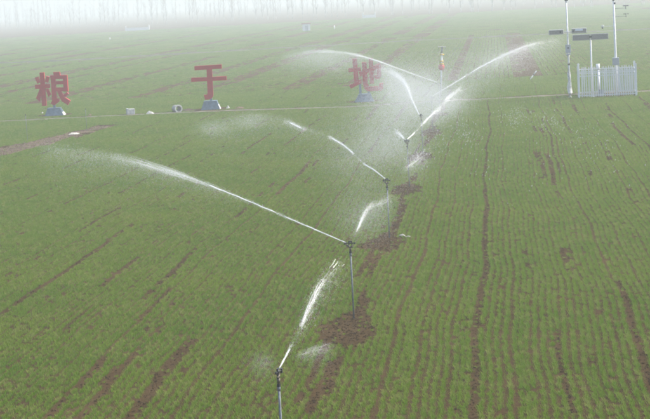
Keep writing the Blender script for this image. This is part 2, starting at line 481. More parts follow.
# near: single drill rows
YN = 128.0
vv = []; v = -44.0; R = random.Random(5)
while v < 42.0:
    vv.append(v); v += 0.132 + R.uniform(-0.010, 0.012)
    if len(vv) % 4 == 0: v += R.uniform(0.0, 0.05)
vv = np.array(vv); seeds = np.arange(len(vv))*1.37 + 3
P = []; SC = []; BAREPT = []
STEP = 0.2
uu = np.arange(18, 140, STEP)
gap_row = rng.random(len(vv)) < 0.14
thr_row = rng.uniform(0.57, 0.76, len(vv))
for v0, sd_, gp, th in zip(vv, seeds, gap_row, thr_row):
    u = uu + rng.uniform(-0.07, 0.07, len(uu))
    v = v0 + meander(u, v0) + rng.normal(0, 0.012, len(uu))
    for bv, w, ua, ub in BARE:                                   # plants beside a bare line lean into it
        dq = v0 - bv
        if 0.066 < abs(dq) < 0.42: v = v - np.where((u > ua) & (u < ub), math.copysign(0.042*(1 - abs(dq)/0.45), dq), 0)
    x = u*ROW.x + v*PERP.x; y = u*ROW.y + v*PERP.y
    k = (y > 21) & (y < YN) & in_view(x, y, 4.0)
    if not k.any(): continue
    x, y, u, v = x[k], y[k], u[k], v[k]; vm = np.full(u.shape, v0)
    g = vnoise(u*0.16, sd_)*0.62 + vnoise(u*0.9, sd_+50)*0.22 + vnoise(u*2.3, sd_+80)*0.16
    k, full = keep_mask(x, y, u, v, vm); k &= rng.random(len(u)) > 0.05
    if gp:
        kp = np.where(g > th, 0.12 + 0.88*np.exp(-np.maximum(g-th, 0)/0.035), 1.0); k &= rng.random(len(u)) < kp; full &= ~(g > th)
    vig = 0.55 + 0.75*vnoise2(u*0.25, v*0.5, 7.0) - 0.25*(vnoise(u*0.8, sd_+9) > 0.8)
    k &= rng.random(len(u)) < 0.74 + vig*0.4
    vig = np.where(full, vig, -0.5)
    lost = ~k & ~full; BAREPT.append(np.stack([x, y], 1)[lost])
    P.append(np.stack([x, y, np.zeros_like(x)], 1)[k]); SC.append(vig[k])
P = np.concatenate(P); SC = np.concatenate(SC)
n = len(P); s = (0.62 + 0.4*SC)*rng.uniform(0.8, 1.15, n)
flip = rng.integers(0, 2, n)*math.pi
wn_ = scatter('young_wheat', P, np.stack([np.zeros(n), np.zeros(n), RZ_ROW + flip + rng.normal(0, .06, n)], 1),
        np.stack([np.minimum(1, s*1.4), np.minimum(1, s*1.3), s], 1), rng.integers(0, 6, n), G_NEAR)
tag(wn_, 'short green wheat growing in drilled rows around the sprinklers', 'wheat')
print('near wheat pieces', n)

# far: four-row patches, then wide patches; brown strips run along the rows
FAR_BARE = []
for px, py, w in [(533, 88, 1.25), (461, 62, 0.45)]:
    FAR_BARE.append((uv_of(ground(px, py))[1], w))
R = random.Random(11); v = -190.0
while v < 60:
    v += R.uniform(4.0, 7.5)
    if v < -5: FAR_BARE.append((v, R.uniform(0.6, 1.5)))
    elif v > 20: FAR_BARE.append((v, R.uniform(0.2, 0.35)))
def far_field(name, ya, yb, du, dv, group, nvar, label, drop, vmul=1.0):
    us = np.arange(ya*0.95, yb*1.05, du); vs_ = np.arange(-0.30*yb, 0.16*yb, dv)
    U, V = np.meshgrid(us, vs_); U = U.ravel() + rng.uniform(-.2, .2, U.size)*du; V = V.ravel() + rng.normal(0, 0.02, V.size)
    x = U*ROW.x + V*PERP.x; y = U*ROW.y + V*PERP.y
    k = (y > ya) & (y < yb) & in_view(x, y, 6.0); x, y, U, V = x[k], y[k], U[k], V[k]
    k = np.ones(x.shape, bool)
    for i, (bv, w) in enumerate(FAR_BARE):
        nz = vnoise(U*0.045, bv*7.1)
        if i < 2:
            sel = (np.abs(V-bv) < w*0.75) & (y < 235 + 60*vnoise(V*2.3, 6.0)) & (y > 108)
            k &= ~(sel & (rng.random(len(x)) < 0.93))
        else:
            sel = (np.abs(V-bv) < w*(0.45+0.4*nz)) & (nz > 0.15)
            k &= ~(sel & (rng.random(len(x)) < 0.78))
    k &= rng.random(len(x)) > drop
    k &= poly_dist(x, y, PATH) > 1.4
    x, y, U, V = x[k], y[k], U[k], V[k]; n = len(x)
    s = 0.65 + 0.6*vnoise2(U*0.06, V*0.2, 3.0)
    o = scatter(name, np.stack([x, y, np.zeros(n)], 1), np.stack([np.zeros(n), np.zeros(n), RZ_ROW + rng.integers(0, 2, n)*math.pi + rng.normal(0, .02, n)], 1),
                np.stack([np.ones(n), np.ones(n), s], 1), rng.integers(0, nvar, n), group)
    tag(o, label, 'wheat'); print(name, n)
far_field('distant_wheat', YN, 245, 1.0, 0.34, G_FAR, 4, 'hazy green wheat with brown strips beyond the red characters', 0.06)
far_field('distant_wheat', 245, 462, 2.5, 2.1, G_VFAR, 3, 'pale hazy wheat in front of the far row of trees', 0.10)

# clods on the bare patches round each riser
P = []
for p in SPR:
    for _ in range(300):
        a = random.uniform(0, 6.283); r = math.sqrt(random.random())
        q = p + ROW*(math.cos(a)*r*1.7 - 0.9) + PERP*(math.sin(a)*r*0.55)
        P.append((q.x, q.y, 0.0))
for _ in range(1500):
    u = random.uniform(22, 110); q = ROW*u + PERP*(SPR_V + 0.10*math.sin(u*0.4) + random.gauss(0, 0.09)); P.append((q.x, q.y, 0))
for bv, w, ua, ub in BARE:
    for _ in range(int((ub-ua)*8)):
        u = random.uniform(ua, ub); q = ROW*u + PERP*(bv + float(meander(np.array(u), np.array(bv))) + random.gauss(0, w*0.3)); P.append((q.x, q.y, 0))
B = np.concatenate(BAREPT); B = B[rng.random(len(B)) < np.clip(70/B[:, 1], 0, 1)]; B = np.repeat(B, 5, axis=0) + rng.normal(0, 0.05, (len(B)*5, 2))
P = np.concatenate([np.array(P), np.column_stack([B, np.zeros(len(B))])]); print('clods', len(P))
n = len(P); s = 0.007 + 0.030*rng.random(n)**2.5
tag(scatter('soil_clods', P, rng.uniform(0, 6.28, (n, 3)), np.stack([s, s, s*0.8], 1), rng.integers(0, 4, n), G_CLOD),
    'loose brown soil clods on the bare strips', 'soil')

# ------------------------------------------------------------------ sprinklers
H_R = 1.55
def sprinkler_meshes():
    d = {}
    d['riser'] = MB().tube([(0,0,-0.05), (0,0,1.36)], 0.0175, 10).tube([(0,0,1.30), (0,0,1.36)], 0.024, 10).mesh('riser', M['steel'], True)
    d['coupling'] = MB().tube([(0,0,1.355), (0,0,1.40)], [0.028, 0.026], 6).mesh('coupling', M['dark'])
    h = MB().tube([(0,0,1.395), (0,0,1.47)], [0.020, 0.024], 10)
    h.tube([(0,0,1.47), (0.035,0,1.50), (0.075,0,1.525)], [0.022, 0.02, 0.016], 10)
    h.tube([(0,0,1.47), (-0.03,0,1.49), (-0.06,0,1.50)], [0.02, 0.017, 0.013], 10)
    d['head_body'] = h.mesh('head_body', M['brass'], True)
    b = MB().box(-0.045,-0.033,-0.012,0.012,1.47,1.60).box(0.020,0.032,-0.012,0.012,1.515,1.60).box(-0.045,0.032,-0.013,0.013,1.595,1.612)
    d['bracket'] = b.mesh('bracket', M['dark'])
    a = MB().tube([(-0.09,0.01,1.565), (0.0,0.0,1.565), (0.10,-0.03,1.56)], [0.012, 0.010, 0.010], 6)
    a.box(0.09,0.135,-0.045,-0.02,1.525,1.585).box(-0.115,-0.085,-0.002,0.022,1.548,1.582,0.004)
    d['impact_arm'] = a.mesh('impact_arm', M['dark'])
    sp = [(0.016*math.cos(t*0.9), 0.016*math.sin(t*0.9), 1.572+0.0009*t) for t in range(28)]
    d['spring'] = MB().tube(sp, 0.003, 4).mesh('spring', M['steel'])
    d['nozzle'] = MB().tube([(0.072,0,1.523), (0.105,0,1.54)], [0.015, 0.009], 8).mesh('nozzle', M['brass'], True)
    return d
SM = sprinkler_meshes()
SLAB = ['sprinkler riser, closest one to the camera, with dark impact head',
        'sprinkler riser throwing the long thin jet to the left over the wheat',
        'sprinkler riser with broken jet beside pale stones on bare soil',
        'sprinkler riser with small V of spray, fourth along the line',
        'sprinkler riser throwing a steep jet up past the character on two posts',
        'sprinkler riser throwing the long jet up towards the display poles',
        'farthest sprinkler riser, beside the white pole with a red collar']
SLAB[0] = 'sprinkler riser with dark impact head, first of the line and foot out of frame'
SAZ = [82, 160, 150, 140, 125, 25, 165]
for i, p in enumerate(SPR):
    t = thing('sprinkler', SLAB[i], 'sprinkler', p, math.radians(SAZ[i]), 'irrigation sprinklers in a line across the field')
    tl = [0.0, 0.004, 0.006, -0.008, 0.0, 0.01, -0.006][i]; t.rotation_euler.x = tl
    for nm, me in SM.items(): child(nm, me, t)
# pale stones on the bare patch of the third riser
for k, (dx, dy, s) in enumerate([(0.36, 0.1, 0.075), (0.5, -0.1, 0.05)]):
    mbs = clod(40+k); mbs.v = [(v[0]*s*1.5, v[1]*s, v[2]*s*0.7 + s*0.35) for v in mbs.v]
    o = mbs.build('stone', M['concrete']); o.location = SPR[2] + Vector((dx, dy, 0))
    tag(o, ['larger pale stone on the bare soil beside a riser', 'smaller pale stone on the bare soil beside a riser'][k], 'stone', 'pale stones by the third sprinkler')

# ------------------------------------------------------------------ water
def spline(pts, n):
    P = [Vector(p) for p in pts]; out = []
    L = len(P)-1
    for k in range(n):
        s = k/(n-1)*L; i = min(int(s), L-1); f = s-i
        p0 = P[max(i-1, 0)]; p1 = P[i]; p2 = P[i+1]; p3 = P[min(i+2, L)]
        out.append(0.5*((2*p1) + (p2-p0)*f + (2*p0-5*p1+4*p2-p3)*f*f + (3*p1-p0-3*p2+p3)*f*f*f))
    return out

def euler_along(d):
    """rotation taking +Z to each direction d (n,3)"""
    d = d/np.linalg.norm(d, axis=1, keepdims=True)
    ry = np.arccos(np.clip(d[:, 2], -1, 1)); rz = np.arctan2(d[:, 1], d[:, 0])
    return np.stack([np.zeros(len(d)), ry, rz], 1)

def jet(label, px, Ya, Yb, dense, solid, ndrop, nmist, r0=0.012, r1=0.12, size=0.006, fall=0.5, mist_r=0.35, ystart=0.0, strands=()):
    """px: path in the photo; Ya..Yb: distance at both ends; dense: list of (t0, t1, weight) clumps; solid: (t0,t1) continuous stream"""
    n = len(px); L = np.concatenate([[0], np.cumsum([math.hypot(px[i+1][0]-px[i][0], px[i+1][1]-px[i][1]) for i in range(n-1)])]); L = L/L[-1]
    pts = [at_depth(p[0], p[1], Ya + (Yb-Ya)*float(l)) for p, l in zip(px, L)]
    N = 160; S = spline(pts, N); A = np.array([tuple(p) for p in S])
    T = np.gradient(A, axis=0)
    # arc-length parameter
    ds = np.linalg.norm(np.diff(A, axis=0), axis=1); tt = np.concatenate([[0], np.cumsum(ds)]); tt /= tt[-1]
    root = thing('water_jet', label, 'water jet', tuple(A[0]), 0, 'jets thrown by the irrigation sprinklers')
    A0 = A - A[0]
    if solid:
        for (a, b) in solid:
            idx = [i for i in range(N) if a <= tt[i] <= b]
            idx = idx[::2] if len(idx) > 12 else idx
            if len(idx) < 3: continue
            R = random.Random(int(a*1000)+len(label))
            rad = [(r0*0.55 + (r1*0.10)*tt[i])*R.uniform(0.6, 1.3)*(1 if 0 < q < len(idx)-1 else 0.25) for q, i in enumerate(idx)]
            MB().tube([Vector(A0[i]) + Vector((R.gauss(0,1), R.gauss(0,1), R.gauss(0,1)))*rad[q]*0.3 for q, i in enumerate(idx)], rad, 6).build('stream', M['water'], root, True)
    for (a, b, cnt) in strands:
        R = random.Random(int(a*977)+cnt+len(label)); sm = MB()
        for c in range(cnt):
            ln = R.uniform(0.15, 0.5)*(b-a); sa = R.uniform(a, b-ln); ts = np.linspace(sa, sa+ln, 7)
            rr = r0 + (r1-r0)*sa**1.2
            o1 = Vector((R.gauss(0,1), R.gauss(0,1), R.gauss(0,1)))*rr*0.55
            pp_ = [Vector([float(np.interp(t_, tt, A0[:, k])) for k in range(3)]) + o1*(0.8+0.5*q_/6) for q_, t_ in enumerate(ts)]
            th = size*R.uniform(0.25, 0.6)
            sm.tube(pp_, [th*0.2, th*0.8, th, th*1.1, th, th*0.7, th*0.15], 4)
        sm.build('strands', M['spray'], root)['kind'] = 'stuff'
    W = np.array([w for _, _, w in dense], float); W /= W.sum()
    def sample(n):
        c = rng.choice(len(dense), n, p=W)
        a = np.array([d[0] for d in dense])[c]; b = np.array([d[1] for d in dense])[c]
        t = a + (b-a)*rng.random(n)
        return t
    def at(t):
        q = np.stack([np.interp(t, tt, A0[:, k]) for k in range(3)], 1)
        d = np.stack([np.interp(t, tt, T[:, k]) for k in range(3)], 1); return q, d
    if ndrop:
        ndrop = int(ndrop*2.6); size_d = size*0.60
        t = sample(ndrop); q, d = at(t)
        # clumpy: pull droplets towards random knots
        kn = rng.random(60); kk = kn[rng.integers(0, 60, ndrop)]
        sel = rng.random(ndrop) < 0.35
        t2 = np.where(sel & (np.abs(kk-t) < 0.12), t*0.25+kk*0.75, t); q, d = at(t2)
        rr = r0 + (r1-r0)*t2**1.2
        off = rng.normal(0, 1, (ndrop, 3))*rr[:, None]*0.6
        off[:, 2] -= np.abs(rng.exponential(1, ndrop))*fall*0.18*t2**1.5*(rng.random(ndrop) < 0.45)
        q = q + off
        s = size_d*rng.uniform(0.5, 1.35, ndrop)
        scatter('droplets', q, euler_along(d + rng.normal(0, 0.15, d.shape)*np.linalg.norm(d, axis=1, keepdims=True)), np.stack([s, s, s], 1), (rng.random(ndrop) < 0.6).astype(int), G_DROP, root)
    if nmist:
        nmist = int(nmist*1.6); size = size*0.78
        t = np.clip(ystart + (1-ystart)*rng.beta(2.0, 1.3, nmist), 0, 1); q, d = at(t)
        rr = mist_r*(0.15 + t)
        off = rng.normal(0, 1, (nmist, 3))*rr[:, None]*np.array([1, 1.4, 0.55])
        off[:, 2] -= rng.exponential(1, nmist)*fall*t*0.6
        q = q + off
        ok = (q[:, 2] + A[0][2]) > 0.05; q = q[ok]; d = d[ok]; n = len(q)
        d = d/np.linalg.norm(d, axis=1, keepdims=True)*0.6 + np.array([0, 0, -0.8])
        s = size*rng.uniform(0.45, 1.1, n)
        scatter('mist', q, euler_along(d + rng.normal(0, 0.25, d.shape)), np.stack([s, s, s], 1), (rng.random(n) < 0.5).astype(int), G_MIST, root)
    return root

Y = [p.y for p in SPR]
jet('narrow white jet rising away to the right from the first riser', [(279.5, 368), (289, 350), (300, 328), (318, 289), (329, 273), (342, 258)], Y[0], Y[0]+2.6,
    [(0, .17, 3), (.17, .33, .06), (.36, .55, 3), (.55, .78, 3.2), (.78, 1, .8)], [(0.0, .16)], 1300, 2200, 0.008, 0.075, 0.0032, 0.25, 0.10, 0.1, [(.12,.22,8), (.35,.8,40), (.72,.95,7)])
jet('faint side spray of the first riser drifting low to the right', [(281, 367), (290, 357), (300, 354), (314, 349), (331, 343)], Y[0], Y[0]+1.0,
    [(.35, .6, 1.5), (.6, 1, 2)], None, 60, 3000, 0.01, 0.06, 0.0017, 0.2, 0.06, 0.3, [(.35,1,10)])
jet('small puff of mist left of the first riser head', [(276, 367), (270, 362), (262, 357), (255, 355)], Y[0], Y[0]+0.5,
    [(.4, 1, 1)], None, 10, 2600, 0.01, 0.06, 0.0016, 0.3, 0.12, 0.3)
jet('longest thin white jet sweeping left low over the wheat', [(345.5, 242.5), (300, 223), (252, 202.5), (203, 183), (168, 171), (120, 158), (80, 152), (40, 147)], Y[1], Y[1]+3.5,
    [(0, .47, 3.2), (.46, .52, .4), (.52, .66, 3), (.66, .76, 1.6), (.76, 1, 1.2)], [(0.0, .20), (.22, .46)], 4200, 9000, 0.010, 0.12, 0.0036, 0.5, 0.17, 0.3, [(.4,.72,60)])
jet('short broken jet rising to the right from the second riser', [(353, 238), (357, 230), (363, 217), (369, 207), (379, 203), (392, 197)], Y[1], Y[1]+2.5,
    [(.12, .3, 1.5), (.3, .62, 3), (.62, 1, 1.2)], None, 900, 2400, 0.012, 0.085, 0.0034, 0.3, 0.12, 0, [(.12,.62,30), (.6,1,12)])
jet('broken white jet in three dashes rising left from the third riser', [(385, 178.5), (374, 170), (363, 163), (354, 154), (343, 145), (331, 138), (314, 131), (300, 127.5), (284, 120.5), (262, 117), (235, 120), (205, 127)], Y[2], Y[2]+4,
    [(0, .125, 3), (.125, .18, .2), (.19, .34, 3), (.34, .46, .3), (.46, .57, 2.4), (.57, .75, .6), (.75, 1, .5)], [(0.0, .12), (.195, .33), (.48, .55)], 2800, 4500, 0.012, 0.14, 0.0044, 0.7, 0.24, 0.3, [(.19,.34,16), (.46,.57,18)])
jet('streaky spray falling right behind the third riser', [(388.5, 178), (396, 173), (405, 168), (412, 163), (419, 157), (427, 151)], Y[2], Y[2]+4,
    [(.4, .7, 2), (.7, 1, 2)], None, 300, 2400, 0.014, 0.16, 0.0040, 0.5, 0.18, 0.3, [(.4,1,22)])
jet('tiny left spray of the V above the fourth riser', [(405, 139.5), (401.5, 136), (398, 132.5), (395, 131)], Y[3], Y[3]+0.8,
    [(.1, 1, 1)], None, 500, 300, 0.014, 0.09, 0.0065, 0.4, 0.15)
jet('broken jet climbing right from the fourth riser past the white pole', [(407.5, 139), (411, 136), (415, 132), (423, 123.5), (432, 114.5), (440, 107.5), (448, 99), (456, 92), (465, 85)], Y[3], Y[3]+7,
    [(0, .12, 2), (.12, .25, .2), (.26, .56, 3.2), (.56, .66, .5), (.66, .95, 2.6)], [(0.0, .11), (.27, .45)], 1500, 5000, 0.014, 0.12, 0.0055, 0.7, 0.28, 0.2, [(.26,.56,24), (.64,.98,36)])
jet('steep thick jet curving up left in front of the last character', [(419, 114.5), (414.5, 105), (411, 97.5), (407.5, 88.5), (403, 81), (396, 75), (388, 70), (378, 67)], Y[4], Y[4]+4,
    [(0, .32, 2.5), (.32, .62, 4), (.62, .88, 4), (.88, 1, 1.0)], [(0.0, .30), (.34, .5)], 4800, 9000, 0.014, 0.20, 0.0066, 1.0, 0.40, 0.2, [(.3,.85,60)])
jet('long jet rising right towards the twin display poles', [(432.5, 96), (455, 82.5), (480, 67.5), (510, 53), (536, 43.5), (560, 39)], Y[5], Y[5]+4,
    [(0, .35, 3), (.35, .6, 2.8), (.6, .82, 2.2), (.82, 1, .7)], [(0.0, .28), (.30, .52)], 3200, 8000, 0.016, 0.17, 0.0062, 0.9, 0.34, 0.25, [(.3,.9,50)])
jet('long jet rising left over the top of the last character', [(436.5, 82), (420, 76.5), (405, 71), (380, 62), (354, 54.5), (335, 52), (312, 52), (285, 56)], Y[6], Y[6]+3,
    [(0, .3, 3), (.3, .56, 3), (.56, .75, 1.4), (.75, 1, .9)], [(0.0, .25), (.27, .46)], 2600, 8000, 0.016, 0.14, 0.0064, 0.7, 0.34, 0.3, [(.3,.9,40)])

# drifting spray between the jets
P = []
for cx, cy, sx, sy, Yc, n in [(394, 116, 22, 28, 70, 9500), (418, 92, 18, 16, 82, 8000), (385, 150, 26, 26, 58, 5000), (350, 150, 26, 24, 55, 2600),
                              (460, 72, 24, 14, 88, 4500), (500, 56, 22, 10, 89, 3000), (392, 92, 12, 16, 74, 1200), (440, 100, 16, 10, 76, 4500),
                              (365, 215, 18, 16, 39, 2200), (250, 121, 10, 5, 52, 350), (212, 128, 10, 5, 52, 350), (330, 60, 26, 8, 97, 2600)]:
    for _ in range(int(n*11)):
        px = random.gauss(cx, sx); py = random.gauss(cy, sy); yy = Yc + random.gauss(0, 2.5)
        p = at_depth(px, py, yy)
        if p.z > 0.05: P.append(p)
n = len(P); P = np.array([tuple(p) for p in P])
# wispy: thin out by a smooth noise in space
w_ = vnoise2(P[:, 0]*1.1 + P[:, 1]*0.3, P[:, 2]*1.4, 4.0)
P = P[rng.random(n) < 0.25 + 0.9*w_]; n = len(P)
s = 0.0040*rng.uniform(0.5, 1.2, n)*P[:, 1]/75
tag(scatter('spray_mist', P, np.stack([rng.normal(0, .4, n), rng.normal(0.5, .3, n), np.zeros(n)], 1), np.stack([s, s, s], 1), (rng.random(n) < .5).astype(int), G_MIST),
    'thin white mist drifting between the sprinkler jets', 'mist')
# drops striking the crop below the long jets
P = []
for cx, cy, sx, sy, n in [(466, 134, 8, 8, 260), (515, 118, 9, 6, 300), (549, 122, 10, 6, 220), (590, 140, 22, 12, 160), (600, 165, 30, 18, 110), (505, 160, 30, 20, 110), (415, 160, 6, 6, 150), (440, 145, 8, 10, 110)]:
    for _ in range(n):
        g = ground(random.gauss(cx, sx), random.gauss(cy, sy)); P.append((g.x, g.y, random.uniform(0.04, 0.16)))
n = len(P); s = 0.004 + 0.008*rng.random(n)**2
tag(scatter('splashing_drops', P, np.stack([rng.normal(0, .3, n), rng.normal(.35, .3, n), np.zeros(n)], 1), np.stack([s, s, s*1.2], 1), (rng.random(n) < .5).astype(int), G_DROP),
    'white flecks of falling drops over the wet wheat', 'water drops')

# ------------------------------------------------------------------ the three red characters
def glyph_local(poly, ox, oy, ppm):
    out = []
    for X, Yp in poly:
        dx = (X-ox)/ppm; dy = (oy-Yp)/ppm
        out.append((dx*math.cos(ROLL) + dy*math.sin(ROLL), -dx*math.sin(ROLL) + dy*math.cos(ROLL)))
    return out
ZS = 7.62
GLYPH = {}
GLYPH['yu'] = dict(origin=(185, 60), strokes=[
    [(77,52),(283,38),(285,70),(78,83)], [(52,141),(320,127),(321,158),(53,171)],
    [(168,50),(209,48),(219,272),(176,275)],
    [(219,268),(216,284),(204,298),(186,303),(155,306),(147,268),(162,270),(172,264),(177,250)]],
    posts=[(192,210,290,322)], base=dict(top=(148,246,317), bot=(124,276,379)))
GLYPH['liang'] = dict(origin=(30, 65), strokes=[
    [(88,66),(122,64),(136,318),(103,320)], [(52,158),(164,151),(166,183),(53,190)],
    [(52,104),(76,96),(93,140),(70,150)], [(140,92),(164,98),(150,142),(128,134)],
    [(90,184),(113,196),(84,286),(58,262)], [(132,190),(150,186),(172,232),(152,250)],
    [(192,62),(240,60),(246,92),(198,94)], [(170,88),(296,84),(298,112),(171,116)],
    [(172,110),(206,110),(216,292),(182,298)], [(264,108),(298,106),(303,208),(270,210)],
    [(204,132),(268,129),(269,153),(205,156)], [(206,180),(272,177),(273,206),(207,209)],
    [(186,268),(232,262),(236,284),(196,314),(168,302)],
    [(218,206),(250,206),(276,252),(318,278),(300,312),(252,282)], [(292,212),(306,226),(284,250),(264,240)]],
    posts=[(186,204,292,340)], base=dict(top=(146,240,336), bot=(126,278,390)))
GLYPH['di'] = dict(origin=(340, 50), strokes=[
    [(96,66),(131,64),(146,240),(111,246)], [(68,138),(160,131),(162,160),(69,167)],
    [(72,268),(160,222),(166,250),(86,292)],
    [(168,92),(204,90),(216,278),(182,280)], [(146,168),(308,100),(312,132),(154,198)],
    [(220,62),(252,60),(262,252),(231,254)], [(280,110),(312,108),(317,196),(304,216),(268,222),(262,194),(284,188)],
    [(184,262),(218,258),(226,276),(300,274),(302,252),(333,250),(332,290),(320,306),(210,312),(190,296)]],
    posts=[(148,166,240,338),(214,232,300,338)], base=dict(top=(146,236,334), bot=(112,268,390)))
SIGN_LABEL = {'liang': 'red Chinese character of many strokes on a low plinth by the path',
              'yu': 'simple red Chinese character of two bars and a hooked stem on plinth',
              'di': 'red Chinese character on two posts, half veiled by spray'}
for key, g in GLYPH.items():
    base = SIGN[key]; d = (base - Vector((0,0,CAM_H))).dot(fw); ppm = FPX/d*ZS
    bb = g['base']; ox = (bb['bot'][0]+bb['bot'][1])/2; oy = bb['bot'][2]
    t = thing('character_sign', SIGN_LABEL[key], 'character sign', base, 0, 'red characters along the path')
    ch = MB()
    for i, st in enumerate(g['strokes']):
        th = 0.13 + 0.003*i
        ch.prism(glyph_local(st, ox, oy, ppm), -th, th)
    ch.build('character', M['red'], t)
    for (xa, xb, ya, yb) in g['posts']:
        q = glyph_local([(xa, ya), (xb, yb)], ox, oy, ppm); xm = (q[0][0]+q[1][0])/2; hw = (xb-xa)/2/ppm
        MB().box(xm-hw, xm+hw, -0.07, 0.07, q[1][1]-0.05, max(q[0][1], q[1][1]+0.2)).build('support_post', M['post_blue'], t)
    q = glyph_local([(bb['top'][0], bb['top'][2]), (bb['top'][1], bb['top'][2]), (bb['bot'][1], bb['bot'][2]), (bb['bot'][0], bb['bot'][2])], ox, oy, ppm)
    hz = (q[0][1]+q[1][1])/2; tw = (q[1][0]-q[0][0])/2; bw = (q[2][0]-q[3][0])/2; tc_ = (q[0][0]+q[1][0])/2
    pb = MB().add([(-bw,-0.55,-0.05),(bw,-0.55,-0.05),(bw,0.55,-0.05),(-bw,0.55,-0.05),(tc_-tw,-0.33,hz),(tc_+tw,-0.33,hz),(tc_+tw,0.33,hz),(tc_-tw,0.33,hz)],
             [(0,3,2,1),(4,5,6,7),(0,1,5,4),(1,2,6,5),(2,3,7,6),(3,0,4,7)])
    pl = pb.build('plinth', M['plinth'], t)
    # pale unpainted cap slab on the plinth
    MB().box(tc_-tw-0.015, tc_+tw+0.015, -0.345, 0.345, hz-0.02, hz+0.025).build('cap', M['post_blue'], t)
    # right flank overlaid in a paler tone, painting in the sunlight on it
    e = 0.006
    MB().add([(bw+e,-0.55,-0.04),(bw+e,0.55,-0.04),(tc_+tw+e,0.33,hz-0.03),(tc_+tw+e,-0.33,hz-0.03),(bw-0.02,-0.55,-0.04),(bw-0.02,0.55,-0.04),(tc_+tw-0.02,0.33,hz-0.03),(tc_+tw-0.02,-0.33,hz-0.03)],
             [(0,1,2,3),(7,6,5,4),(0,4,5,1),(1,5,6,2),(2,6,7,3),(3,7,4,0)]).build('sunlit_flank_tint', M['plinth_edge'], t)

# ------------------------------------------------------------------ weather and display station
FRZ = math.atan2(FDIR.y, FDIR.x)
fence = thing('picket_fence', 'white picket fence around the weather and display poles', 'fence', FENCE_L, FRZ)
HP = 1.62
def picket_mesh():
    w, d = 0.026, 0.011
    return MB().prism([(-w,0.06),(w,0.06),(w,HP-0.07),(0,HP),(-w,HP-0.07)], -d, d).mesh('picket', M['white_pvc'])
PK = picket_mesh()
def fence_side(org, ang, length, npk, posts):
    ca, sa = math.cos(ang), math.sin(ang)
    for k in range(npk):
        x = (k+0.5)/npk*length
        if any(abs(x-q) < 0.07 for q in posts): continue
        o = child('picket', PK, fence); o.location = (org[0]+ca*x, org[1]+sa*x, random.uniform(-0.012, 0.012)); o.rotation_euler = (0, random.gauss(0, .012), ang)
    for z in (0.13, 1.22, 1.46):
        o = MB().box(0.0, length, 0.014, 0.046, z-0.024, z+0.024).build('rail', M['white_pvc'], fence); o.location = (org[0], org[1], 0); o.rotation_euler = (0,0,ang)
def fence_post(x, y, h=1.74):
    o = MB().box(-0.055, 0.055, -0.055, 0.055, -0.05, h, 0.006).build('post', M['white_pvc'], fence); o.location = (x, y, 0)
    c = MB().prism([(-0.07,h),(0.07,h),(0.07,h+0.025),(0,h+0.10),(-0.07,h+0.025)], -0.07, 0.07).build('post_cap', M['white_pvc'], o)
fence_side((0,-0.02), 0, FLEN, 25, (0, FLEN))
fence_side((0.02,0), math.pi/2, FDEP, 18, (0, FDEP))
fence_side((FLEN+0.02,0), math.pi/2, FDEP, 18, (0, FDEP))
fence_side((0,FDEP+0.02), 0, FLEN, 25, (0, FLEN))
for x in (0, FLEN):
    for y in (0, FDEP): fence_post(x, y)
def fpos(x, y): return FENCE_L + FDIR*x + FNRM*y

pA = ground(570, 97.6)
t = thing('camera_pole', 'tall white pole with two box lamps outside the picket fence', 'pole', pA, FRZ)
MB().tube([(0,0,-0.05),(0,0,2.4),(0,0,5.42)], [0.062,0.055,0.04], 14).build('pole', M['white'], t, True)
MB().tube([(0.0,0,0.0),(0.03,0.0,0.25),(-0.02,0.0,0.6),(0.015,0,0.95),(-0.02,0,1.4),(0.01,0,1.9),(0.0,0,2.4)], [0.16,0.13,0.145,0.09,0.10,0.075,0.09], 10).build('plastic_wrap', M['wrap'], t, True)
bx = MB().box(-0.15,0.15,-0.20,-0.05,2.55,3.02,0.01).build('control_box', M['grey_box'], t)
MB().box(-0.03,0.04,-0.206,-0.202,2.78,2.88).build('vent', M['dark'], bx)
MB().box(-0.14,0.14,-0.195,-0.06,2.42,2.5,0.01).build('cable_gland', M['grey_box'], t)
MB().tube([(-0.6,-0.05,3.74),(0.6,-0.05,3.74)], 0.025, 8).build('cross_arm', M['white'], t, True)
for s, zz in ((-1, 3.75), (1, 3.77)):
    xa, xb = (-1.04, -0.22) if s < 0 else (0.24, 1.07)
    h = MB().box(xa, xb, -0.28, 0.12, zz-0.14, zz+0.14, 0.012).build('lamp_box', M['housing'], t)
    MB().box(xa+0.04, xb-0.03, -0.292, -0.284, zz-0.10, zz+0.10).build('front_panel', M['panel'], h)
    MB().box(xa-0.012 if s < 0 else xb+0.002, xa-0.002 if s < 0 else xb+0.012, -0.27, 0.11, zz-0.13, zz+0.13).build('end_cap', M['white'], h)
    if s > 0: MB().box(xa+0.2, xb-0.2, -0.302, -0.294, zz+0.0, zz+0.10).build('pale_plate', M['glass_white'], h)
    MB().box(-0.1+ (xb-0.12 if s < 0 else xa+0.14), -0.02+(xb-0.12 if s < 0 else xa+0.14), -0.303, -0.294, zz-0.05, zz+0.05).build('lens', M['dark'], h)
hd = MB().sphere((0,0,5.52), 0.10, sz=(1,1,0.9)).build('dome_camera', M['dark'], t, True)
MB().tube([(0,0,5.40),(0,0,5.47)], [0.05,0.085], 12).build('camera_mount', M['white'], t, True)

